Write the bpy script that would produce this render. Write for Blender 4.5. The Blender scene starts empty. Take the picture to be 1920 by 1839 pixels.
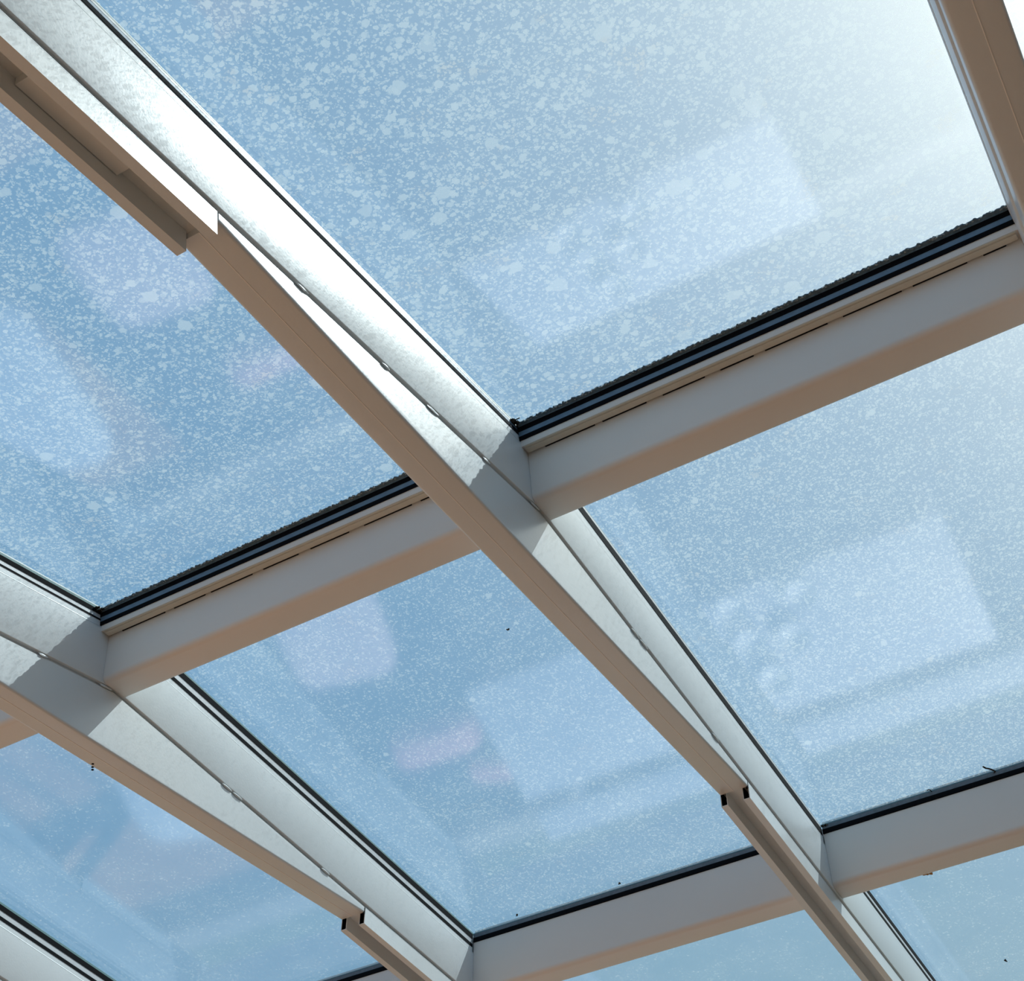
import bpy, bmesh, math, random
from mathutils import Vector, Matrix
random.seed(7)
S = bpy.context.scene
COL = S.collection

# ------------------------------------------------------------------ camera
EYE = Vector((0.0, 0.0, 1.9))
FPX = 2731.0
EX = Vector((0.86550821, 0.46517, 0.18573))       # filled in exactly below
R = ((0.86550821, -0.37040294, -0.33719015),       # purlin direction, forward-in-rafter-plane, across: image x, y, depth
     (0.30999523, -0.13266557, 0.94143656),
     (0.3934444, 0.91934841, 0.0))
FW = Vector((0, math.cos(math.pi / 6), 0.5)); EW = Vector((0, 0.5, -math.cos(math.pi / 6)))
def axis(i): return Vector((R[0][i], 0, 0)) + FW * R[1][i] + EW * R[2][i]
ex, ey, ez = axis(0).normalized(), axis(1).normalized(), axis(2).normalized()
cam = bpy.data.cameras.new('camera'); co = bpy.data.objects.new('camera', cam); COL.objects.link(co)
cam.sensor_fit = 'HORIZONTAL'; cam.sensor_width = 36; cam.lens = FPX / 1920 * 36
cam.clip_start = 0.01; cam.clip_end = 500
m = Matrix((( ex[0], -ey[0], -ez[0], EYE[0]), (ex[1], -ey[1], -ez[1], EYE[1]), (ex[2], -ey[2], -ez[2], EYE[2]), (0, 0, 0, 1)))
co.matrix_world = m
S.camera = co
S.view_settings.view_transform = 'Standard'; S.view_settings.look = 'None'
S.view_settings.gamma = 1; S.view_settings.use_curve_mapping = False
S.view_settings.exposure = 0.0
S.cycles.transparent_max_bounces = 16
S.cycles.max_bounces = 8; S.cycles.glossy_bounces = 4; S.cycles.diffuse_bounces = 4
S.cycles.caustics_reflective = False; S.cycles.caustics_refractive = False

# ------------------------------------------------------------------ sun and sky
SUN = Vector((0.3665, 0.6805, 0.6345)).normalized()
sl = bpy.data.lights.new('sun', 'SUN'); sl.energy = 4.6; sl.angle = math.radians(0.3); sl.color = (0.93, 0.985, 1.0)
so = bpy.data.objects.new('sun', sl); COL.objects.link(so)
so.rotation_euler = SUN.to_track_quat('Z', 'Y').to_euler(); so.location = SUN * 20

def nt(mat): return mat.node_tree.nodes, mat.node_tree.links
class G:
    """tiny node-graph helper"""
    def __init__(s, tree): s.n, s.l = tree.nodes, tree.links
    def node(s, t, **kw):
        o = s.n.new(t)
        for k, v in kw.items(): setattr(o, k, v)
        return o
    def put(s, sock, v):
        if hasattr(v, 'links') or hasattr(v, 'is_output'): s.l.new(v, sock)
        elif isinstance(v, (tuple, list)) and len(v) == 3 and sock.type == 'RGBA': sock.default_value = (*v, 1)
        else: sock.default_value = v
    def math(s, op, a, b=0.0, c=None, clamp=False):
        o = s.node('ShaderNodeMath', operation=op, use_clamp=clamp)
        s.put(o.inputs[0], a); s.put(o.inputs[1], b)
        if c is not None: s.put(o.inputs[2], c)
        return o.outputs[0]
    def vmath(s, op, a, b=(0, 0, 0)):
        o = s.node('ShaderNodeVectorMath', operation=op)
        s.put(o.inputs[0], a); s.put(o.inputs[1], b)
        return o.outputs['Value'] if op in ('DOT_PRODUCT', 'LENGTH') else o.outputs[0]
    def mix(s, f, a, b, blend='MIX'):
        o = s.node('ShaderNodeMix', data_type='RGBA', blend_type=blend)
        s.put(o.inputs[0], f); s.put(o.inputs[6], a); s.put(o.inputs[7], b)
        return o.outputs[2]
    def noise(s, vec, scale, detail=2, rough=0.5, dist=0.0, out=0):
        o = s.node('ShaderNodeTexNoise'); s.put(o.inputs['Vector'], vec)
        o.inputs['Scale'].default_value = scale; o.inputs['Detail'].default_value = detail
        o.inputs['Roughness'].default_value = rough; o.inputs['Distortion'].default_value = dist
        return o.outputs[out]
    def ramp(s, f, lo, hi):
        o = s.node('ShaderNodeMapRange', interpolation_type='SMOOTHSTEP')
        s.put(o.inputs[0], f); s.put(o.inputs[1], lo); s.put(o.inputs[2], hi)
        return o.outputs[0]

w = bpy.data.worlds.new('sky'); S.world = w; w.use_nodes = True
g = G(w.node_tree); w.node_tree.nodes.clear()
dirv = g.vmath('NORMALIZE', g.node('ShaderNodeTexCoord').outputs['Generated'])
cosang = g.vmath('DOT_PRODUCT', dirv, tuple(SUN))
ang = g.math('MULTIPLY', g.math('ARCCOSINE', g.math('MINIMUM', cosang, 1.0)), 180 / math.pi)
halo = g.math('EXPONENT', g.math('MULTIPLY', ang, -1 / 10.0))
zz = g.node('ShaderNodeSeparateXYZ'); g.l.new(dirv, zz.inputs[0])
low = g.math('EXPONENT', g.math('MULTIPLY', g.math('MAXIMUM', zz.outputs[2], 0.0), -6.0))
base = g.mix(low, (0.178, 0.388, 0.640), (0.34, 0.53, 0.65))
hc = g.mix(halo, (0, 0, 0), (7.0, 5.9, 4.3))
tot = g.mix(1.0, base, hc, 'ADD')
bg = g.node('ShaderNodeBackground'); g.put(bg.inputs[0], tot); bg.inputs[1].default_value = 1.0
g.l.new(bg.outputs[0], g.node('ShaderNodeOutputWorld').inputs[0])

# ------------------------------------------------------------------ materials
def mat(name, col, rough=0.5, spec=0.5, metal=0.0, noise=None, bump=None, col2=None):
    """principled; noise=(scale, amount) varies the colour towards col2, bump=(scale, distance)"""
    M = bpy.data.materials.new(name); M.use_nodes = True; g = G(M.node_tree)
    p = g.n['Principled BSDF']
    p.inputs['Roughness'].default_value = rough; p.inputs['Metallic'].default_value = metal
    p.inputs['Specular IOR Level'].default_value = spec
    tc = g.node('ShaderNodeTexCoord').outputs['Object']
    if noise:
        c2 = col2 or tuple(c * 0.7 for c in col)
        f = g.math('MULTIPLY', g.ramp(g.noise(tc, noise[0], 4, 0.6), 0.35, 0.7), noise[1])
        g.put(p.inputs['Base Color'], g.mix(f, col, c2))
    else: p.inputs['Base Color'].default_value = (*col, 1)
    if bump:
        b = g.node('ShaderNodeBump'); b.inputs['Strength'].default_value = 1.0; b.inputs['Distance'].default_value = bump[1]
        g.put(b.inputs['Height'], g.noise(tc, bump[0], 3)); g.l.new(b.outputs[0], p.inputs['Normal'])
    return M
PAINT = mat('white_powder_coat', (0.73, 0.76, 0.77), 0.30, 0.5, noise=(9, 0.10), col2=(0.66, 0.65, 0.62), bump=(240, 0.00012))
PAINT2 = mat('white_powder_coat_purlin', (0.77, 0.76, 0.73), 0.42, 0.4, noise=(7, 0.12), col2=(0.67, 0.67, 0.65), bump=(420, 0.00005))
BEAD = mat('aged_cream_bead', (0.66, 0.63, 0.53), 0.5, 0.4, noise=(30, 0.3), col2=(0.55, 0.50, 0.40))
RUBBER = mat('black_rubber', (0.004, 0.005, 0.007), 0.85, 0.08)
DARKIN = mat('recess_shade_black', (0.006, 0.006, 0.007), 0.8, 0.1)  # near-black stands in for shade inside hollow legs, gaps and holes
SPACER = mat('blue_grey_spacer', (0.15, 0.25, 0.36), 0.45, 0.3, noise=(60, 0.5), col2=(0.10, 0.17, 0.26))
SILVER = mat('silver_spacer', (0.62, 0.64, 0.66), 0.35, 0.5, noise=(40, 0.2))
GREYSEAL = mat('weathered_grey_sealant', (0.17, 0.27, 0.36), 0.75, 0.2, noise=(160, 0.7), col2=(0.08, 0.13, 0.17))
LICHEN = mat('pale_grit', (0.75, 0.86, 0.92), 0.9, 0.1)
_g = G(LICHEN.node_tree); _t = _g.node('ShaderNodeBsdfTranslucent'); _t.inputs[0].default_value = (0.85, 0.88, 0.86, 1)
_m = _g.node('ShaderNodeMixShader'); _m.inputs[0].default_value = 0.75
_g.l.new(_g.n['Principled BSDF'].outputs[0], _m.inputs[1]); _g.l.new(_t.outputs[0], _m.inputs[2]); _g.l.new(_m.outputs[0], _g.n['Material Output'].inputs[0])
SEALW = mat('white_sealant', (0.72, 0.75, 0.76), 0.4, 0.5)
SEAMM = mat('pale_seam', (0.95, 0.92, 0.88), 0.6, 0.3)
GRIME = mat('dark_grime', (0.02, 0.02, 0.018), 0.9, 0.1, noise=(300, 0.8), col2=(0.07, 0.06, 0.045))
RUST = mat('ochre_mud', (0.42, 0.24, 0.09), 0.9, 0.1)

def glass_mat(name, dirt, seed, amount, big):
    """clear double glazing seen through; dirt=True adds dried speckles on the weather side"""
    M = bpy.data.materials.new(name); M.use_nodes = True; g = G(M.node_tree); g.n.clear()
    geo = g.node('ShaderNodeNewGeometry')
    c = g.math('ABSOLUTE', g.vmath('DOT_PRODUCT', geo.outputs['Normal'], geo.outputs['Incoming']))
    sch = g.math('POWER', g.math('SUBTRACT', 1.0, c, clamp=True), 5.0)
    R0 = 0.075
    F = g.math('MULTIPLY_ADD', sch, 1 - R0, R0)
    tr = g.node('ShaderNodeBsdfTransparent'); tr.inputs[0].default_value = (0.925, 0.965, 0.97, 1)
    gl = g.node('ShaderNodeBsdfGlossy'); gl.inputs[0].default_value = (0.97, 0.94, 0.98, 1); gl.inputs['Roughness'].default_value = 0.06
    mx = g.node('ShaderNodeMixShader'); g.put(mx.inputs[0], F); g.l.new(tr.outputs[0], mx.inputs[1]); g.l.new(gl.outputs[0], mx.inputs[2])
    out = g.node('ShaderNodeOutputMaterial'); last = mx.outputs[0]
    if dirt:
        uv = g.node('ShaderNodeUVMap'); uv.uv_map = 'UVMap'
        mp = g.node('ShaderNodeMapping'); g.l.new(uv.outputs[0], mp.inputs[0]); mp.inputs['Location'].default_value = (seed, seed * 1.7, seed * 0.3)
        v = mp.outputs[0]
        warp = g.vmath('SCALE', g.vmath('SUBTRACT', g.noise(v, 190, 2, 0.6, 0, 1), (0.5, 0.5, 0.5)), (0, 0, 0))
        warp.node.inputs[3].default_value = 0.0075
        vw = g.vmath('ADD', v, warp)
        patch = g.noise(v, 7, 3, 0.6)
        keep = g.math('MULTIPLY_ADD', patch, 1.1, -0.55 + 0.82 * min(amount, 1.15))     # share of cells that carry a spot
        spots = None
        for sc_, r_, edge, pres in ((230, 0.62, 0.16, 1.0), (130, 0.58, 0.12, 0.9), (64, 0.46 * big, 0.06, 0.5), (27, 0.42 * big, 0.04, 0.16)):
            vo = g.node('ShaderNodeTexVoronoi', feature='F1'); g.l.new(vw, vo.inputs['Vector']); vo.inputs['Scale'].default_value = sc_ * (1.12 if big > 0.78 else 1.35)
            rc = g.node('ShaderNodeSeparateColor'); g.l.new(vo.outputs['Color'], rc.inputs[0])
            rad = g.math('MULTIPLY_ADD', rc.outputs[0], r_ * 0.55, r_ * 0.45)
            b_ = g.math('MULTIPLY', g.ramp(g.math('SUBTRACT', rad, vo.outputs['Distance']), 0.0, edge), g.math('LESS_THAN', rc.outputs[1], g.math('MULTIPLY', keep, pres)))
            b_ = g.math('MULTIPLY', b_, g.math('MULTIPLY_ADD', rc.outputs[2], 0.5, 0.5))
            spots = b_ if spots is None else g.math('MAXIMUM', spots, b_)
        film = g.ramp(patch, 0.3, 0.75)
        dens = g.math('ADD', g.math('MULTIPLY', spots, 0.14 + 0.14 * min(amount, 1.0) * (1.0 if big > 0.78 else 0.75)), g.math('MULTIPLY_ADD', film, 0.03, 0.02 + 0.02 * amount), clamp=True)
        warm = g.ramp(g.noise(v, 23, 2), 0.62, 0.72)
        tl = g.node('ShaderNodeBsdfTranslucent'); g.put(tl.inputs[0], g.mix(g.math('MULTIPLY', warm, 0.5), (0.84, 0.84, 0.74), (0.84, 0.70, 0.52)))
        df = g.node('ShaderNodeBsdfDiffuse'); df.inputs[0].default_value = (0.55, 0.53, 0.5, 1)
        md = g.node('ShaderNodeMixShader'); md.inputs[0].default_value = 0.2; g.l.new(tl.outputs[0], md.inputs[1]); g.l.new(df.outputs[0], md.inputs[2])
        mm = g.node('ShaderNodeMixShader'); g.put(mm.inputs[0], dens); g.l.new(last, mm.inputs[1]); g.l.new(md.outputs[0], mm.inputs[2])
        last = mm.outputs[0]
    g.l.new(last, out.inputs[0])
    return M
GLASS_IN = glass_mat('glass_inner_face', False, 0, 0, 0)
GEDGE = mat('glass_cut_edge', (0.18, 0.30, 0.30), 0.2, 0.6)

# ------------------------------------------------------------------ mesh helpers
def finish(bm, name, material, parent=None, origin=(0, 0, 0), smooth=True, mats=None):
    o3 = Vector(origin)
    bmesh.ops.recalc_face_normals(bm, faces=bm.faces)
    if smooth:
        for f in bm.faces: f.smooth = True
        for e in bm.edges:
            if len(e.link_faces) == 2 and e.calc_face_angle(0) > math.radians(32): e.smooth = False
    for v in bm.verts: v.co -= o3
    me = bpy.data.meshes.new(name); bm.to_mesh(me); bm.free()
    for mm in (mats or [material]): me.materials.append(mm)
    o = bpy.data.objects.new(name, me); COL.objects.link(o)
    if parent is not None: o.parent = parent
    else: o.location = o3
    return o
def tag(o, label=None, cat=None, group=None, kind=None):
    for k, v in (('label', label), ('category', cat), ('group', group), ('kind', kind)):
        if v: o[k] = v
    return o
def empty(name, loc, label, cat, group=None):
    o = bpy.data.objects.new(name, None); COL.objects.link(o); o.location = loc; o.empty_display_size = 0.05
    return tag(o, label, cat, group)
def prism_into(bm, poly, x0, x1, bevel=None):
    """extrude a closed YZ polygon from x0 to x1; bevel=(edge indices, width, segments) rounds those lengthwise edges"""
    a = [bm.verts.new((x0, p[0], p[1])) for p in poly]; b = [bm.verts.new((x1, p[0], p[1])) for p in poly]
    n = len(poly)
    bm.faces.new(a); bm.faces.new(list(reversed(b)))
    for i in range(n): bm.faces.new((a[i], b[i], b[(i + 1) % n], a[(i + 1) % n]))
    if bevel:
        idx, wd, sg = bevel
        es = []
        for i in idx:
            for ring in (a, b):
                e = bm.edges.get((ring[i], ring[(i + 1) % n]))
                if e: es.append(e)
        bmesh.ops.bevel(bm, geom=es, offset=wd, segments=sg, profile=0.5, affect='EDGES', clamp_overlap=True)
def prism(poly, x0, x1, bevel=None):
    bm = bmesh.new(); prism_into(bm, poly, x0, x1, bevel); return bm
def box_into(bm, x0, x1, y0, y1, z0, z1):
    prism_into(bm, [(y0, z0), (y1, z0), (y1, z1), (y0, z1)], x0, x1)
def box(x0, x1, y0, y1, z0, z1, bev=0, seg=2):
    bm = bmesh.new(); box_into(bm, x0, x1, y0, y1, z0, z1)
    if bev: bmesh.ops.bevel(bm, geom=bm.edges[:], offset=bev, segments=seg, profile=0.5, affect='EDGES')
    return bm

# ------------------------------------------------------------------ roof frame of reference
OX = -0.684186
O = Vector((1.72681503, 1.06912057 + EYE[2]))                       # (y, z) of the glazing corner by the middle rafter
D1 = Vector((0.9921147, -0.12533323)); N1 = Vector((-0.12533323, -0.9921147))
D2 = Vector((0.92718385, -0.37460659)); N2 = Vector((-0.37460659, -0.92718385))
GD = 0.107                                                          # depth of the groove below the glazing line
K = O + D1 * 0.037 + N1 * GD                                        # the bend, at groove depth
T = math.tan(math.radians(7.4))
DB = (D1 + D2).normalized(); NB = (N1 + N2).normalized()
def f1(a, d): return K + D1 * a + N1 * (d - GD)
def f2(a, d): return K + D2 * a + N2 * (d - GD)
def kk(d): return f1((GD - d) * T, d)                                # point of the mitre plane at depth d
def fb(s, d): return K + DB * s + NB * (d - GD)                     # frame of the bend itself
def W3(x, p): return Vector((OX + x, p[0], p[1]))
TOPA, TOPB = -1.26, 2.36
PITCH = 0.8; RW = 0.060

# ------------------------------------------------------------------ setting
FLOORM = bpy.data.materials.new('terracotta_floor'); FLOORM.use_nodes = True
g = G(FLOORM.node_tree); p = g.n['Principled BSDF']
tc = g.node('ShaderNodeTexCoord').outputs['Object']
g.put(p.inputs['Base Color'], g.mix(g.ramp(g.noise(tc, 3, 5, 0.6), 0.3, 0.7), (0.46, 0.232, 0.122), (0.39, 0.197, 0.104)))
p.inputs['Roughness'].default_value = 0.6
WALLM = mat('warm_plaster', (0.82, 0.52, 0.34), 0.85, 0.2, noise=(4, 0.3), col2=(0.75, 0.46, 0.29), bump=(60, 0.001))
WALLW = mat('pale_render', (0.42, 0.37, 0.31), 0.85, 0.2, noise=(5, 0.3), bump=(60, 0.001))
WALLG = mat('grey_render', (0.36, 0.40, 0.45), 0.85, 0.2, noise=(5, 0.3), bump=(60, 0.001))
GRASS = mat('garden_ground', (0.16, 0.17, 0.09), 0.9, 0.1, noise=(2, 0.8), col2=(0.22, 0.19, 0.12))
X0, X1 = -5.3, 0.920; YB, YF = -0.75, 3.72
fl = finish(box(X0, X1, YB, YF + 0.35, -0.12, 0), 'floor', FLOORM, smooth=False); tag(fl, kind='structure')
bm = bmesh.new(); box_into(bm, -40, 40, -40, 40, -0.30, -0.121)
tag(finish(bm, 'ground', GRASS, smooth=False), kind='structure')
tag(finish(box(X0, X1, YB - 0.15, YB, 0, 3.35), 'wall_back', WALLM, smooth=False), kind='structure')  # unseen wall, set near and warm to bounce light onto the undersides
tag(finish(box(X0, X1, YF + 0.25, YF + 0.35, 0, 0.12), 'wall_front', WALLW, smooth=False), kind='structure')
tag(finish(box(X0 - 0.12, X0, YB - 0.15, YF + 0.35, 0, 1.7), 'wall_left', WALLG, smooth=False), kind='structure')
cp = f1(TOPA, -0.04)
bm = bmesh.new(); prism_into(bm, [(YB, 0), (YF + 0.35, 0), (YF + 0.35, 1.9), tuple(f2(2.3, 0.09)), tuple(kk(0.09)), tuple(f1(-1.2, 0.09)), (cp[0] - 0.03, cp[1]), (YB, cp[1])], X1, X1 + 0.14)
tag(finish(bm, 'shade_wall_right', WALLW, smooth=False), kind='structure')  # unseen wall added to shade the floor and the right-hand undersides
tag(finish(box(X0, X1, YB - 0.15, cp[0] - 0.002, cp[1] + 0.02, cp[1] + 0.16), 'ceiling', WALLW, smooth=False), kind='structure')

# ------------------------------------------------------------------ rafters
fin_e = 0.733                                                       # half length of the straight stiffener box
def rafter(x, label, holes=False, marks=True):
    base = W3(x - RW / 2, f2(TOPB, GD))
    t = empty('roof_rafter', base, label, 'rafter')
    xr, xl = OX + x, OX + x - RW
    # upper bar, one mitred length per roof slope
    top = -0.037
    up = prism([f1(TOPA, 0.004), kk(0.004), kk(0.104), f1(TOPA, 0.104)], xl, xr, ([2], 0.0012, 2))
    finish(up, 'upper_bar', PAINT, t, base)
    up = prism([kk(0.009), f2(TOPB, 0.009), f2(TOPB, 0.104), kk(0.104)], xl, xr, ([2], 0.0012, 2))
    finish(up, 'upper_bar', PAINT, t, base)
    core = prism([f1(TOPA, 0.103), kk(0.103), f2(TOPB, 0.103), f2(TOPB, 0.114), kk(0.1135), f1(TOPA, 0.114)], xl + 0.007, xr - 0.007)
    finish(core, 'groove_web', PAINT, t, base)
    bm = bmesh.new()
    prism_into(bm, [f1(TOPA, top), kk(top), kk(0.004), f1(TOPA, 0.004)], xl + 0.004, xr - 0.004)
    prism_into(bm, [kk(top), f2(TOPB, top), f2(TOPB, 0.009), kk(0.009)], xl + 0.004, xr - 0.004)
    finish(bm, 'pressure_cap', PAINT, t, base)
    # fine raised ridge along the top of the sunny face
    for fr, a0_, a1_, lp in ((f1, TOPA, -0.037, 0.0010), (f2, 0.034, TOPB, 0.0060)):
        bm = bmesh.new()
        A, Bq = [[bm.verts.new(W3(x + dx, fr(aa, dd))) for dx, dd in ((-0.004, lp - 0.0005), (-0.0016, lp - 0.0005), (0.0, lp + 0.0024), (0.0, lp + 0.0034), (-0.004, lp + 0.0034))] for aa in (a0_, a1_)]
        for k in range(5): bm.faces.new((A[k], A[(k + 1) % 5], Bq[(k + 1) % 5], Bq[k]))
        bm.faces.new(A); bm.faces.new(list(reversed(Bq)))
        finish(bm, 'edge_ridge', PAINT, t, base, smooth=False)
    # straight box stiffener across the bend
    s = fin_e
    lo = lambda q, d: f1(-s, d) if q < 0 else f2(s, d)
    poly = [lo(-1, 0.110), kk(0.110), lo(1, 0.110), lo(1, 0.122), lo(-1, 0.122)]
    fx0, fx1 = xl + 0.0030, xr - 0.0030
    fin = prism(poly, fx0, fx1, ([3], 0.0045, 4))
    finish(fin, 'stiffener_box', PAINT, t, base)
    a, b = lo(-1, 0.122), lo(1, 0.122); nb = NB * 0.0005
    sm = prism([a, b, b + nb, a + nb], (fx0 + fx1) / 2 - 0.0005, (fx0 + fx1) / 2 + 0.0005)
    finish(sm, 'centre_seam', SEAMM, t, base)
    # U channels with hollow legs beyond the stiffener
    for q, fr, far in ((-1, f1, TOPA), (1, f2, TOPB)):
        near = q * (s + (0.003 if q < 0 else 0.0038))
        bm = bmesh.new()
        prism_into(bm, [fr(near, 0.1090), fr(far, 0.1090), fr(far, 0.1105), fr(near, 0.1105)], xl + 0.003, xr - 0.003)
        ch = finish(bm, 'channel_web', PAINT, t, base)
        lw = 0.0125; wt = 0.0014; dd0, dd1 = 0.1107, 0.1435
        for lx in (xl + 0.003, xr - 0.003 - lw):
            bm = bmesh.new()
            def ring(aa, i):
                return [bm.verts.new(W3(0, fr(aa, d)) + Vector((xx - OX, 0, 0))) for xx, d in
                        ((lx + i, dd0 + i), (lx + lw - i, dd0 + i), (lx + lw - i, dd1 - i), (lx + i, dd1 - i))]
            A, Bv, C, Dv = ring(near, 0), ring(far, 0), ring(near, wt), ring(far, wt)
            for k in range(4):
                j = (k + 1) % 4
                bm.faces.new((A[k], A[j], Bv[j], Bv[k])); bm.faces.new((C[k], Dv[k], Dv[j], C[j])).material_index = 1
                bm.faces.new((A[k], C[k], C[j], A[j])); bm.faces.new((Bv[k], Bv[j], Dv[j], Dv[k]))
            bmesh.ops.recalc_face_normals(bm, faces=bm.faces)
            for f in bm.faces: f.smooth = False
            me = bpy.data.meshes.new('channel_leg')
            for v in bm.verts: v.co -= base
            bm.to_mesh(me); bm.free(); me.materials.append(PAINT); me.materials.append(DARKIN)
            lg = bpy.data.objects.new('channel_leg', me); COL.objects.link(lg); lg.parent = t
        if q > 0:
            bm = prism([fr(s + 0.0002, 0.1108), fr(s + 0.0035, 0.1108), fr(s + 0.0035, 0.1235), fr(s + 0.0002, 0.1235)], xr - 0.0068, xr - 0.0034)
            finish(bm, 'joint_gap_shade', DARKIN, t, base)  # dark block set in the slit to stand in for its shade
        # filler plates lying in the channel
        segs = ((-0.985, -0.845),) if q < 0 else ((0.737, 0.792), (0.794, 0.92), (0.923, 1.155), (1.158, 1.55), (1.553, 2.2))
        for (s0, s1) in segs:
            dep = 0.124 if q < 0 else 0.1135
            bm = prism([fr(s0, 0.1107), fr(s1, 0.1107), fr(s1, dep), fr(s0, dep)], xl + 0.0162, xr - 0.0160)
            finish(bm, 'filler_plate', PAINT, t, base)
    # sealant lumps in the groove
    if marks:
        for aa in (-0.585, -0.41, -0.30, -0.16, -0.02):
            bm = bmesh.new(); bmesh.ops.create_icosphere(bm, subdivisions=2, radius=1)
            c = W3(x, f1(aa, 0.1075)); u = Vector((0, D1[0], D1[1])); n = Vector((0, N1[0], N1[1]))
            L = random.uniform(0.006, 0.014)
            for v in bm.verts:
                k = 1 + 0.25 * math.sin(9 * v.co.x + 5 * v.co.y + aa * 40)
                v.co = c + Vector((v.co.z * 0.0012 - 0.0014, 0, 0)) + u * v.co.x * L * 1.4 * k + n * v.co.y * 0.0021 * k
            finish(bm, 'sealant_lump', SEALW, t, base)
        for aa in (0.30, 0.33, 0.60):
            bm = bmesh.new(); bmesh.ops.create_icosphere(bm, subdivisions=2, radius=1)
            c = W3(x, f2(aa, 0.1075)); u = Vector((0, D2[0], D2[1])); n = Vector((0, N2[0], N2[1]))
            for v in bm.verts:
                v.co = c + Vector((v.co.z * 0.0018 - 0.0012, 0, 0)) + u * v.co.x * 0.014 + n * v.co.y * 0.0019
            finish(bm, 'sealant_lump', SEALW, t, base)
    if holes:
        for hx, hs in ((0, 0), (0.006, 0.008), (0.0115, 0.016)):
            bm = bmesh.new(); bmesh.ops.create_cone(bm, cap_ends=True, segments=16, radius1=0.0024, radius2=0.0024, depth=0.0008)
            q = Vector((0, NB[0], NB[1])).to_track_quat('Z', 'Y').to_matrix()
            sp = fb(-0.02 + HOLE[1] + hs * HOLEDIR[1], 0.2135 + 0.0002)
            c = Vector((HOLE[0] + hx * HOLEDIR[0], sp[0], sp[1]))
            for v in bm.verts: v.co = q @ v.co + c
            o = finish(bm, 'screw_hole', DARKIN, t, base)
    return t
HOLE = [OX - 0.8 - 0.040, 0.02]; HOLEDIR = [1, 1]
def ray_px(px, py): return (ex * (px - 960) + ey * (py - 919.5) + ez * FPX).normalized()
def on_plane(px, py, P, n):
    r = ray_px(px, py); n3 = Vector((0, n[0], n[1])); P3 = Vector((0, P[0], P[1]))
    return EYE + r * ((P3 - EYE).dot(n3) / r.dot(n3))
chord = (f1(-fin_e, 0.122) + f2(fin_e, 0.122)) / 2

RAFT = [
 (-1.6, 'white aluminium rafter cut off at the bottom left corner, only its sunlit side showing', False),
 (-0.8, 'white aluminium rafter at lower left with three tiny black holes in its underside', False),
 (0.0, 'long white aluminium rafter crossing the middle of the photo, glaring in the sun', True),
 (0.8, 'white aluminium rafter at the top right corner, seen on its shaded beige underside', False),

 (1.6, 'white aluminium end rafter beyond the right edge of the photo, against the added side wall', False),
 (-2.4, 'white aluminium rafter beyond the left edge of the photo', False),
]
raf = {}
for x, lab, mk in RAFT: raf[x] = rafter(x, lab, False, mk or x == -0.8)
# three small holes on the left rafter's stiffener
for (px, py) in ((174, 1432), (173.5, 1438), (173.5, 1443)):
    c = on_plane(px, py, chord, NB)
    bm = bmesh.new(); bmesh.ops.create_cone(bm, cap_ends=True, segments=16, radius1=0.0021, radius2=0.0021, depth=0.0010)
    q = Vector((0, NB[0], NB[1])).to_track_quat('Z', 'Y').to_matrix()
    for v in bm.verts: v.co = q @ v.co + c
    finish(bm, 'screw_hole', DARKIN, raf[-0.8], raf[-0.8].location)

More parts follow.
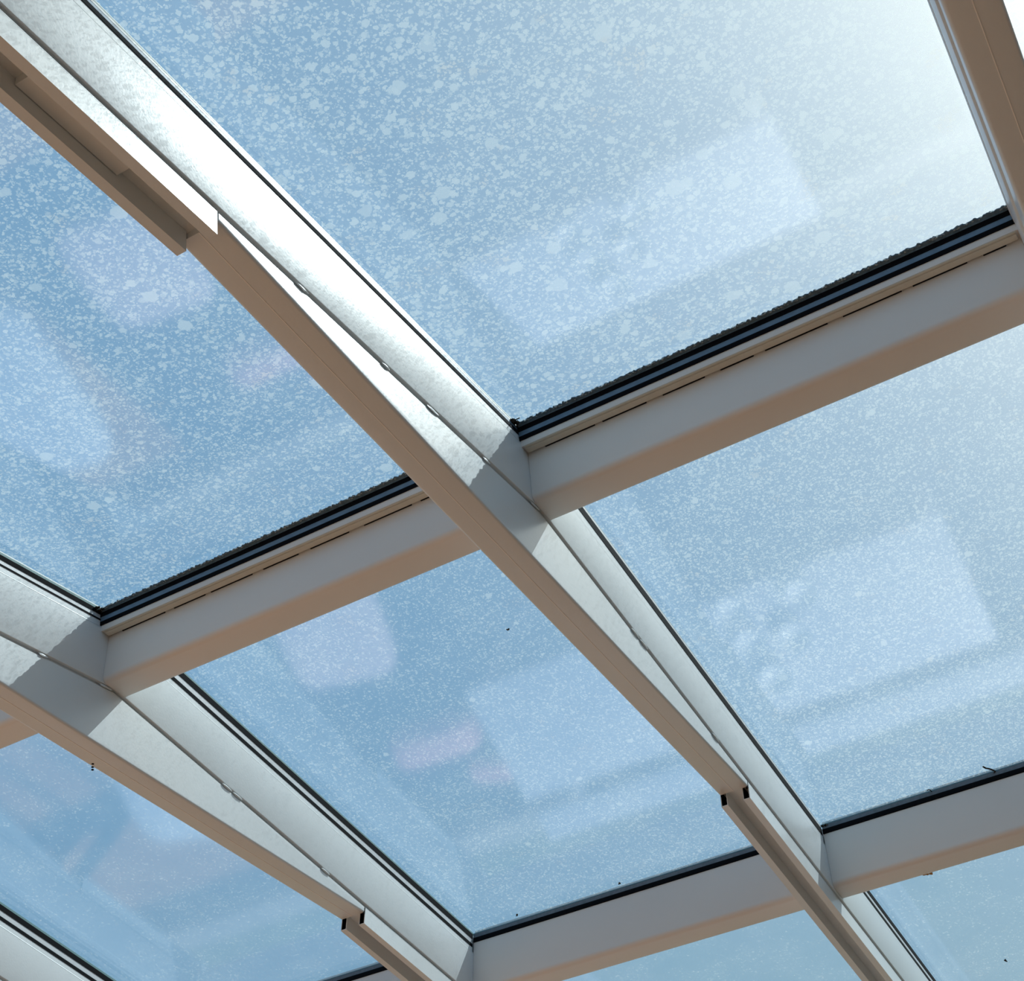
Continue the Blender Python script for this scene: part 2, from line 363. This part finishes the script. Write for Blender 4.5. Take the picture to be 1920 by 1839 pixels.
# ------------------------------------------------------------------ purlins
def rounded(fr, a0, a1, d0, d1, r=0.011, n=5):
    """section a0..a1 wide, d0..d1 deep, lower corners rounded"""
    pts = [fr(a0, d0)]
    for i in range(n + 1):
        th = math.pi / 2 * i / n
        pts.append(fr(a0 + r - r * math.cos(th), d1 - r + r * math.sin(th)))
    for i in range(n + 1):
        th = math.pi / 2 * i / n
        pts.append(fr(a1 - r + r * math.sin(th), d1 - r + r * math.cos(th)))
    pts.append(fr(a1, d0)); return pts
def bar(pts, x0, x1): return prism(pts, OX + x0, OX + x1)
def bend_purlin(xl, xr, label):
    """cross bar that sits on the bend between the two roof slopes"""
    xa, xb = xl + 0.0003, xr - 0.0003
    base = W3((xa + xb) / 2, fb(0, 0.107))
    t = empty('roof_purlin', base, label, 'purlin')
    finish(bar(rounded(fb, -0.030, 0.031, -0.004, 0.107), xa, xb), 'body', PAINT2, t, base)
    finish(bar([f1(-0.037, 0.0115), f1(-0.004, 0.0115), f1(-0.004, -0.005), f1(-0.037, -0.005)], xl - 0.0003, xr + 0.0003), 'glazing_ledge', PAINT2, t, base)
    finish(bar([f2(0.028, 0.003), f2(0.037, 0.003), f2(0.037, -0.005), f2(0.028, -0.005)], xl, xr), 'glazing_ledge', PAINT2, t, base)
    finish(bar([f1(0.002, -0.040), kk(-0.040), f2(0.04, -0.040), f2(0.04, -0.004), kk(0.0), f1(0.002, -0.004)], xl, xr), 'pressure_cap', PAINT2, t, base)
    # the rebate wall seen as bands: grey seal, black, blue printed strip, black
    for nm, d0, d1, m_, off in (('grey_seal', -0.0285, -0.0235, GREYSEAL, 0.0006), ('outer_gasket', -0.0235, -0.0156, RUBBER, 0.0012),
                                ('printed_spacer', -0.0156, -0.0062, SPACER, 0.0002), ('inner_gasket', -0.0062, 0.0012, RUBBER, 0.0014)):
        finish(bar([f1(-0.037 - off, d0), f1(-0.030, d0), f1(-0.030, d1), f1(-0.037 - off, d1)], xl - 0.0035, xr + 0.002), nm, m_, t, base)
    finish(bar([f1(-0.0365, 0.0117), f1(-0.0365, 0.0128), f1(-0.0338, 0.0134), f1(-0.0334, 0.0121), f1(-0.0330, 0.0121), f1(-0.0327, 0.0146), f1(-0.0290, 0.0158), f1(-0.0225, 0.0158), f1(-0.0205, 0.0140), f1(-0.0205, 0.0117)], xl + 0.004, xr - 0.004), 'glazing_bead', BEAD, t, base)
    # dark bars stand in for the dashed shadow of the joint under the bead
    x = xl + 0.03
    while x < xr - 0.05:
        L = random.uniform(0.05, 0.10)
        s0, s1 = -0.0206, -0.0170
        finish(bar([f1(s0, 0.0117), f1(s1, 0.0117), f1(s1, 0.0150), f1(s0, 0.0150)], x, min(x + L, xr - 0.02)), 'joint_gap_shade', DARKIN, t, base)
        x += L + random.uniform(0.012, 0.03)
    # ragged weathered sealant creeping on to the glass, with grit along its edge
    bm = bmesh.new(); n = int((xr - xl) / 0.0022); prev = None
    for i in range(n + 1):
        xx = xl + (xr - xl) * i / n
        ra = -0.0385 - 0.0042 - 0.0030 * abs(math.sin(i * 0.9) * math.sin(i * 0.37 + 1)) - random.uniform(0, 0.0022)
        cur = [bm.verts.new(W3(xx, f1(ra, -0.0262))), bm.verts.new(W3(xx, f1(-0.0365, -0.0262))),
               bm.verts.new(W3(xx, f1(-0.0365, -0.0276))), bm.verts.new(W3(xx, f1(ra, -0.0276)))]
        if prev:
            for k in range(4): bm.faces.new((prev[k], prev[(k + 1) % 4], cur[(k + 1) % 4], cur[k]))
        else: bm.faces.new(cur)
        prev = cur
    bm.faces.new(list(reversed(prev)))
    tag(finish(bm, 'weathered_sealant', GREYSEAL, t, base, smooth=False))
    bm = bmesh.new()
    for i in range(int((xr - xl) * 330)):
        c = W3(random.uniform(xl, xr), f1(-0.0385 - random.uniform(0.0030, 0.0085), -0.0258))
        q = bmesh.ops.create_icosphere(bm, subdivisions=1, radius=random.uniform(0.0005, 0.0015))
        for v in q['verts']: v.co = Vector((v.co.x * 1.5, v.co.y, v.co.z * 0.4)) + c
    tag(finish(bm, 'grit', LICHEN, t, base, smooth=False), kind='stuff')
    return t
def slope_purlin(xl, xr, fr, a0, label):
    xa, xb = xl + 0.0003, xr - 0.0003
    base = W3((xa + xb) / 2, fr(a0 + 0.03, 0.100))
    t = empty('roof_purlin', base, label, 'purlin')
    finish(bar(rounded(fr, a0, a0 + 0.057, -0.016, 0.100), xa, xb), 'body', PAINT2, t, base)
    finish(bar([fr(a0 + 0.004, -0.046), fr(a0 + 0.053, -0.046), fr(a0 + 0.053, -0.016), fr(a0 + 0.004, -0.016)], xl, xr), 'pressure_cap', PAINT2, t, base)
    for sg, aa in ((-1, a0), (1, a0 + 0.057)):
        finish(bar([fr(aa + sg * 0.002, -0.0265), fr(aa - sg * 0.004, -0.0265), fr(aa - sg * 0.004, -0.0168), fr(aa + sg * 0.002, -0.0168)], xl, xr), 'inner_gasket', RUBBER, t, base)
        finish(bar([fr(aa + sg * 0.0005, -0.036), fr(aa - sg * 0.004, -0.036), fr(aa - sg * 0.004, -0.0265), fr(aa + sg * 0.0005, -0.0265)], xl, xr), 'spacer_strip', GREYBLUE, t, base)
    return t
GREYBLUE = mat('dusty_blue_grey_strip', (0.16, 0.20, 0.24), 0.6, 0.3, noise=(120, 0.6), col2=(0.10, 0.13, 0.15))
BAYS = [(-1.6, -0.86), (-0.8, -0.06), (0.0, 0.74), (0.8, 1.54), (-2.4, -1.66)]
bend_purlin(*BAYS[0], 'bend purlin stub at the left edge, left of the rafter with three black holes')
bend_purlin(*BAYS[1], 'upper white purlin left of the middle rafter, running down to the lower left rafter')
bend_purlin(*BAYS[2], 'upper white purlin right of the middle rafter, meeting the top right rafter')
slope_purlin(*BAYS[0], f2, 1.130, 'lower purlin sliver at the bottom edge, behind the open channel of the lower left rafter')
slope_purlin(*BAYS[1], f2, 1.130, 'lower white purlin at bottom centre, left of the middle rafter')
slope_purlin(*BAYS[2], f2, 1.130, 'lower white purlin at bottom right, with ochre mud crumbs under its edge')

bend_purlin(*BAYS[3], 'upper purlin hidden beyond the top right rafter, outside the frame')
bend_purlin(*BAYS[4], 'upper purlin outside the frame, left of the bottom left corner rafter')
slope_purlin(*BAYS[3], f2, 1.130, 'lower purlin outside the frame on the right, beside the end rafter')
slope_purlin(*BAYS[4], f2, 1.130, 'lower purlin outside the frame, left of the bottom left corner rafter')
# ------------------------------------------------------------------ glass panes
def quad_slab(fr, x0, x1, a0, a1, d_in, d_out, seed, gm):
    bm = bmesh.new(); uvl = bm.loops.layers.uv.new('UVMap')
    P = {}
    for i, xx in enumerate((x0, x1)):
        for j, aa in enumerate((a0, a1)):
            for k, dd in enumerate((d_in, d_out)): P[i, j, k] = bm.verts.new(W3(xx, fr(aa, dd)))
    uvc = {P[i, j, k]: ((x0, x1)[i], (a0, a1)[j]) for (i, j, k) in P}
    def f(keys, mi):
        fc = bm.faces.new([P[k] for k in keys]); fc.material_index = mi
        for l in fc.loops: l[uvl].uv = uvc[l.vert]
    f([(0, 0, 0), (1, 0, 0), (1, 1, 0), (0, 1, 0)], 0)
    f([(0, 0, 1), (0, 1, 1), (1, 1, 1), (1, 0, 1)], 1)
    for a, b in (((0, 0), (1, 0)), ((1, 0), (1, 1)), ((1, 1), (0, 1)), ((0, 1), (0, 0))):
        f([(*a, 0), (*a, 1), (*b, 1), (*b, 0)], 2)
    return bm
def pane(fr, xl, xr, a0, a1, up, seed, amount, big, label, dark=False):
    """glass with the gasket strips that line its long sides; up=True on the steeper slope"""
    base = W3((xl + xr) / 2, fr(a1, -0.03))
    t = empty('glass_pane', base, label, 'window pane')
    gz = -0.0355 if up else -0.0280
    top = glass_mat('dirty_glass', True, seed, amount, big)
    bm = quad_slab(fr, OX * 0 + xl - 0.003, xr + 0.003, a0 - 0.006, a1 + 0.006, gz, gz - 0.006, seed, top)
    finish(bm, 'glass', None, t, base, smooth=False, mats=[GLASS_IN, top, GEDGE])
    a0e, a1e = a0 + 0.002, a1 - 0.002
    if dark and not up: bands = (('edge_lip', (-0.0278, -0.0245), PAINT), ('printed_spacer', (-0.0245, -0.0175), SPACER), ('gasket', (-0.0175, -0.0100), RUBBER), ('edge_lip', (-0.0100, 0.001), PAINT))
    elif dark: bands = (('spacer_strip', (-0.0352, -0.0275), SILVER), ('gasket', (-0.0275, -0.0110), RUBBER), ('edge_lip', (-0.0110, 0.006), PAINT))
    elif up: bands = (('outer_gasket', (-0.035, -0.0235), RUBBER), ('spacer_strip', (-0.0235, -0.0115), SILVER), ('inner_gasket', (-0.0115, -0.0040), RUBBER), ('edge_lip', (-0.0040, 0.006), PAINT))
    else: bands = (('outer_gasket', (-0.0275, -0.0195), RUBBER), ('spacer_strip', (-0.0195, -0.0115), SILVER), ('inner_gasket', (-0.0115, -0.0085), RUBBER), ('edge_lip', (-0.0085, 0.001), PAINT))
    for nm, (d0, d1), m_ in bands:
        off = {'edge_lip': -0.0012, 'spacer_strip': -0.0013, 'printed_spacer': -0.0014}.get(nm, -0.0004)
        finish(bar([fr(a0e, d0), fr(a1e, d0), fr(a1e, d1), fr(a0e, d1)], xl - 0.0035, xl + off), nm, m_, t, base)
    for nm, d0, d1, m_, off in (('spacer_strip', gz + 0.0005, -0.0125, SILVER, 0.0006), ('edge_lip', -0.0125, 0.001 if not up else 0.006, PAINT2, 0.0004)):
        finish(bar([fr(a0e, d0), fr(a1e, d0), fr(a1e, d1), fr(a0e, d1)], xr - off, xr + 0.0035), nm, m_, t, base)
    return t
PN = [
 (f1, -1.6, -0.86, -1.20, -0.037, False, 3.1, 1.0, 0.8, 'glass pane beyond the left edge, above the lower left rafter'),
 (f1, -0.8, -0.06, -1.20, -0.037, False, 5.7, 1.0, 0.85, 'violet-blue speckled pane at upper left with a pink reflection beside the middle rafter'),
 (f1, 0.0, 0.74, -1.20, -0.037, False, 9.2, 1.25, 1.0, 'largest speckled pane at the top, whitening towards the upper right corner'),
 (f2, -1.6, -0.86, 0.037, 1.128, True, 13.3, 0.25, 0.4, 'pane at lower left with dark post reflections, below the lower left rafter'),
 (f2, -0.8, -0.06, 0.037, 1.128, True, 17.9, 0.65, 0.6, 'pane at bottom centre reflecting a white table and a pink cushion'),
 (f2, 0.0, 0.74, 0.037, 1.128, True, 21.4, 1.0, 0.75, 'pane at middle right reflecting small white crockery'),
 (f2, -1.6, -0.86, 1.189, 2.33, True, 25.5, 0.15, 0.3, 'cleaner pane sliver below the lower purlin, left of the bottom edge middle'),
 (f2, -0.8, -0.06, 1.189, 2.33, True, 29.5, 0.15, 0.3, 'cleaner pane under the bottom centre purlin, left of the middle rafter channel'),
 (f2, 0.0, 0.74, 1.189, 2.33, True, 33.5, 0.2, 0.3, 'cleaner pane in the bottom right corner under the purlin with mud crumbs'),
]
for i, (fr, xl, xr, a0, a1, up, sd, am, bg_, lab) in enumerate(PN):
    if i == 0: lab = 'glass pane cut off by the left edge, above the lower left rafter'
    pane(fr, xl, xr, a0, a1, up, sd, am, bg_, lab, dark=(i in (2, 5)))
for fr, xl, xr, a0, a1, up, sd, am, bg_, lab in (
    (f2, 0.8, 1.54, 0.037, 1.128, True, 45.0, 0.9, 0.75, 'middle pane outside the frame on the right, beside the end rafter'),
    (f2, 0.8, 1.54, 1.189, 2.33, True, 49.0, 0.2, 0.3, 'lowest pane outside the frame on the right, beside the end rafter'),
    (f1, -2.4, -1.66, -1.20, -0.037, False, 53.0, 0.9, 0.8, 'highest pane outside the frame on the far left'),
    (f2, -2.4, -1.66, 0.037, 1.128, True, 57.0, 0.3, 0.4, 'middle pane outside the frame on the far left'),
    (f2, -2.4, -1.66, 1.189, 2.33, True, 61.0, 0.15, 0.3, 'lowest pane outside the frame on the far left')):
    pane(fr, xl, xr, a0, a1, up, sd, am, bg_, lab)
# the pane just past the top right rafter
pane(f1, 0.8, 1.54, -1.20, -0.037, False, 41.0, 1.3, 1.0, 'bright pane sliver in the extreme top right corner past the rafter')

# ------------------------------------------------------------------ small debris
def clump(name, pts, r, material, label, cat):
    bm = bmesh.new()
    for c, rr in pts:
        q = bmesh.ops.create_icosphere(bm, subdivisions=2, radius=rr)
        for v in q['verts']:
            v.co = v.co * (1 + 0.35 * math.sin(v.co.x * 2100 + v.co.y * 1500)) + c
    cen = sum((p[0] for p in pts), Vector()) / len(pts)
    return tag(finish(bm, name, material, None, cen), label, cat)
def on_f(fr, N, px, py, d): return on_plane(px, py, fr(0, d), N)
cs = [(on_f(f1, N1, 957 + random.uniform(-12, 16), 797 + random.uniform(-9, 12), -0.0262), random.uniform(0.0016, 0.0036)) for _ in range(26)]
cs += [(on_f(f1, N1, 962 + k * 1.6, 789 - k * 0.75, -0.0262), 0.0009) for k in range(8)]
clump('dirt_clump', cs, 0, GRIME, 'black dirt clump in the glass corner where middle rafter and upper purlin meet', 'debris')
cs = [(on_f(f1, N1, 186 + random.uniform(-9, 9), 1143 + random.uniform(-5, 5), -0.0262), random.uniform(0.0012, 0.0026)) for _ in range(12)]
clump('dirt_clump', cs, 0, GRIME, 'black dirt clump in the glass corner above the lower left rafter joint', 'debris')
cs = [(on_f(f2, N2, 1538 + random.uniform(-6, 14), 1549 + random.uniform(-5, 4), -0.034), random.uniform(0.001, 0.0022)) for _ in range(14)]
clump('dirt_clump', cs, 0, GRIME, 'black dirt clump in the glass corner at the lower right purlin joint', 'debris')
def twig(pts, r, label, material=GRIME):
    bm = bmesh.new(); prev = None
    for i, p_ in enumerate(pts):
        c = on_f(f2, N2, *p_, -0.0345)
        d = (on_f(f2, N2, *pts[min(i + 1, len(pts) - 1)], -0.0345) - on_f(f2, N2, *pts[max(i - 1, 0)], -0.0345)).normalized()
        u = Vector((0, N2[0], N2[1])); v_ = d.cross(u)
        rr = r * (1 - 0.5 * abs(i / (len(pts) - 1) - 0.4))
        ring = [bm.verts.new(c + (u * math.sin(th) * 0.5 + v_ * math.cos(th)) * rr) for th in [k * math.pi / 3 for k in range(6)]]
        if prev:
            for k in range(6): bm.faces.new((prev[k], prev[(k + 1) % 6], ring[(k + 1) % 6], ring[k]))
        else: bm.faces.new(ring)
        prev = ring
    bm.faces.new(list(reversed(prev)))
    c = on_f(f2, N2, *pts[0], -0.0345)
    return tag(finish(bm, 'twig', material, None, c), label, 'twig')
twig([(1843, 1437), (1848, 1440), (1854, 1441), (1860, 1443), (1866, 1446), (1862, 1451)], 0.0022, 'small bent black twig on the glass above the lower right purlin')
twig([(1738, 1482), (1741, 1480), (1744, 1481), (1747, 1484)], 0.0014, 'tiny black sprig on the gasket line, left of the bent twig')
for (px, py, lab, fr, N, d) in ((1163, 1656, 'tiny dark speck on the glass above the bottom centre purlin, nearer its middle', f2, N2, -0.0345),
                       (969, 1716, 'tiny dark speck on the glass near the left end of the bottom centre purlin', f2, N2, -0.0345),
                       (952, 1181, 'tiny dark speck high on the bottom centre pane near the middle rafter', f2, N2, -0.0345),
                       (1787, 73, 'tiny dark insect on the bright glass beside the top right rafter', f1, N1, -0.027),
                       (1886, 1801, 'tiny dark speck on the pane in the bottom right corner', f2, N2, -0.0345)):
    cs = [(on_f(fr, N, px + random.uniform(-3, 3), py + random.uniform(-2, 2), d), random.uniform(0.0008, 0.0018)) for _ in range(5)]
    clump('speck', cs, 0, GRIME, lab, 'debris')
cs = []
for k in range(9):
    px = 1731 + k * 2.0
    cs.append((on_plane(px, 1497 + 143 - k * 0.3, f2(1.187, 0.1), D2), random.uniform(0.0010, 0.0022)))
clump('mud_crumbs', cs, 0, RUST, 'ochre mud crumbs stuck under the edge of the lower right purlin', 'debris')

# ------------------------------------------------------------------ what the glass reflects: things standing on the floor below
TW = mat('white_table_paint', (0.62, 0.62, 0.66), 0.4, 0.4)
RUGM = mat('added_charcoal_rug', (0.035, 0.035, 0.04), 0.9, 0.1, noise=(60, 0.6))  # added rug, only there to darken what the panes reflect
tag(finish(box(-3.35, 0.45, 2.35, 3.98, 0.0, 0.012, 0.003), 'rug', RUGM), 'unseen charcoal rug added under the table to darken the reflections in the lower panes', 'rug')
t = empty('table', (-1.25, 3.36, 0.012), 'long white table seen only as a pale reflection in the lower panes', 'table')
B = t.location
finish(box(-2.14, -0.40, 3.12, 3.60, 0.67, 0.70, 0.004), 'table_top', TW, t, B)
finish(box(-2.08, -0.46, 3.16, 3.56, 0.58, 0.668, 0.002), 'apron', TW, t, B)
for lx in (-2.10, -0.48):
    for ly in (3.15, 3.53): finish(box(lx, lx + 0.045, ly, ly + 0.045, 0.012, 0.58, 0.003), 'leg', TW, t, B)
t = empty('bench', (-1.1, 3.75, 0.012), 'narrow white bench beyond the table, seen only as a pale reflected band', 'bench')
B = t.location
finish(box(-2.14, 0.30, 3.67, 3.79, 0.655, 0.69, 0.004), 'seat', TW, t, B)
for lx in (-2.08, -0.95, 0.20): finish(box(lx, lx + 0.05, 3.69, 3.77, 0.012, 0.655, 0.003), 'leg', TW, t, B)
CER = mat('white_glaze', (0.86, 0.86, 0.85), 0.15, 0.6)
def lathe(prof, n=24):
    bm = bmesh.new(); rings = []
    for r, z in prof: rings.append([bm.verts.new((r * math.cos(2 * math.pi * k / n), r * math.sin(2 * math.pi * k / n), z)) for k in range(n)])
    for a, b in zip(rings, rings[1:]):
        for k in range(n): bm.faces.new((a[k], a[(k + 1) % n], b[(k + 1) % n], b[k]))
    bm.faces.new(rings[0]); bm.faces.new(rings[-1]); return bm
bowl = [(0.020, 0), (0.022, 0.004), (0.040, 0.018), (0.055, 0.045), (0.052, 0.045), (0.037, 0.021), (0.010, 0.010)]
names = ['leftmost of the small white bowls reflected in the middle right pane', 'white bowl between the leftmost bowl and the table middle, faint reflection',
         'right one of the reflected white bowls near the table front', 'reflected white bowl nearest the table front edge', 'reflected white bowl nearest the table back edge']
for (bx, by), lab in zip(((-1.13, 3.17), (-1.12, 3.30), (-0.98, 3.33), (-1.10, 3.45), (-0.90, 3.20)), names):
    bmw = lathe(bowl)
    for v in bmw.verts: v.co += Vector((bx, by, 0.70))
    tag(finish(bmw, 'bowl', CER, None, (bx, by, 0.70)), lab, 'bowl', 'white bowls on the reflected table')
def cushion(cx, cy, cz, sx, sy, sz, rz, material, name, label, cat):
    bm = bmesh.new(); bmesh.ops.create_uvsphere(bm, u_segments=40, v_segments=20, radius=1)
    c, s = math.cos(rz), math.sin(rz)
    for v in bm.verts:
        p_ = v.co.copy()
        def pw(q, e): return math.copysign(abs(q) ** e, q)
        X, Y, Z = pw(p_.x, 0.5) * sx, pw(p_.y, 0.5) * sy, pw(p_.z, 0.8) * sz
        pinch = 1 - 0.10 * (1 - abs(p_.x)) ; Y *= pinch
        v.co = Vector((cx + X * c - Y * s, cy + X * s + Y * c, cz + Z))
    return tag(finish(bm, name, material, None, (cx, cy, cz - sz)), label, cat)
PINK = mat('pink_fabric', (0.85, 0.42, 0.45), 0.8, 0.1, noise=(20, 0.3))
PALEP = mat('pale_pink_fabric', (0.80, 0.62, 0.62), 0.8, 0.1, noise=(12, 0.3))
cushion(-2.65, 3.52, 0.10, 0.20, 0.09, 0.088, 0.05, PINK, 'cushion', 'pink bolster cushion seen only as a pink reflection in two panes', 'cushion')
cushion(-2.52, 3.76, 0.052, 0.10, 0.05, 0.04, 0.3, PINK, 'cushion', 'smaller pink cushion reflected just beside the pink bolster', 'cushion')
cushion(-2.82, 2.90, 0.062, 0.24, 0.30, 0.05, 0.15, PALEP, 'floor_mat', 'pale pink padded mat, a soft light patch reflected in the upper left pane', 'mat')
PALEB = mat('pale_blue_grey_fabric', (0.66, 0.68, 0.72), 0.8, 0.1, noise=(12, 0.3))
cushion(-3.72, 3.10, 0.10, 0.34, 0.55, 0.09, 0.25, PALEB, 'pouffe', 'pale grey pouffe, a broad light patch reflected at far left', 'pouffe')
DWOOD = mat('dark_wood', (0.06, 0.05, 0.05), 0.5, 0.4, noise=(30, 0.5))
t = empty('coat_stand', (-4.45, 3.35, 0), 'dark wooden stand, seen only as dark bars reflected at lower left', 'stand')
B = t.location
finish(box(-4.75, -4.15, 3.30, 3.40, 0, 0.05, 0.005), 'foot', DWOOD, t, B)
for px in (-4.72, -4.48, -4.20): finish(box(px, px + 0.05, 3.32, 3.38, 0.05, 1.1, 0.004), 'post', DWOOD, t, B)
finish(box(-4.72, -4.15, 3.325, 3.375, 1.1, 1.14, 0.004), 'rail', DWOOD, t, B)
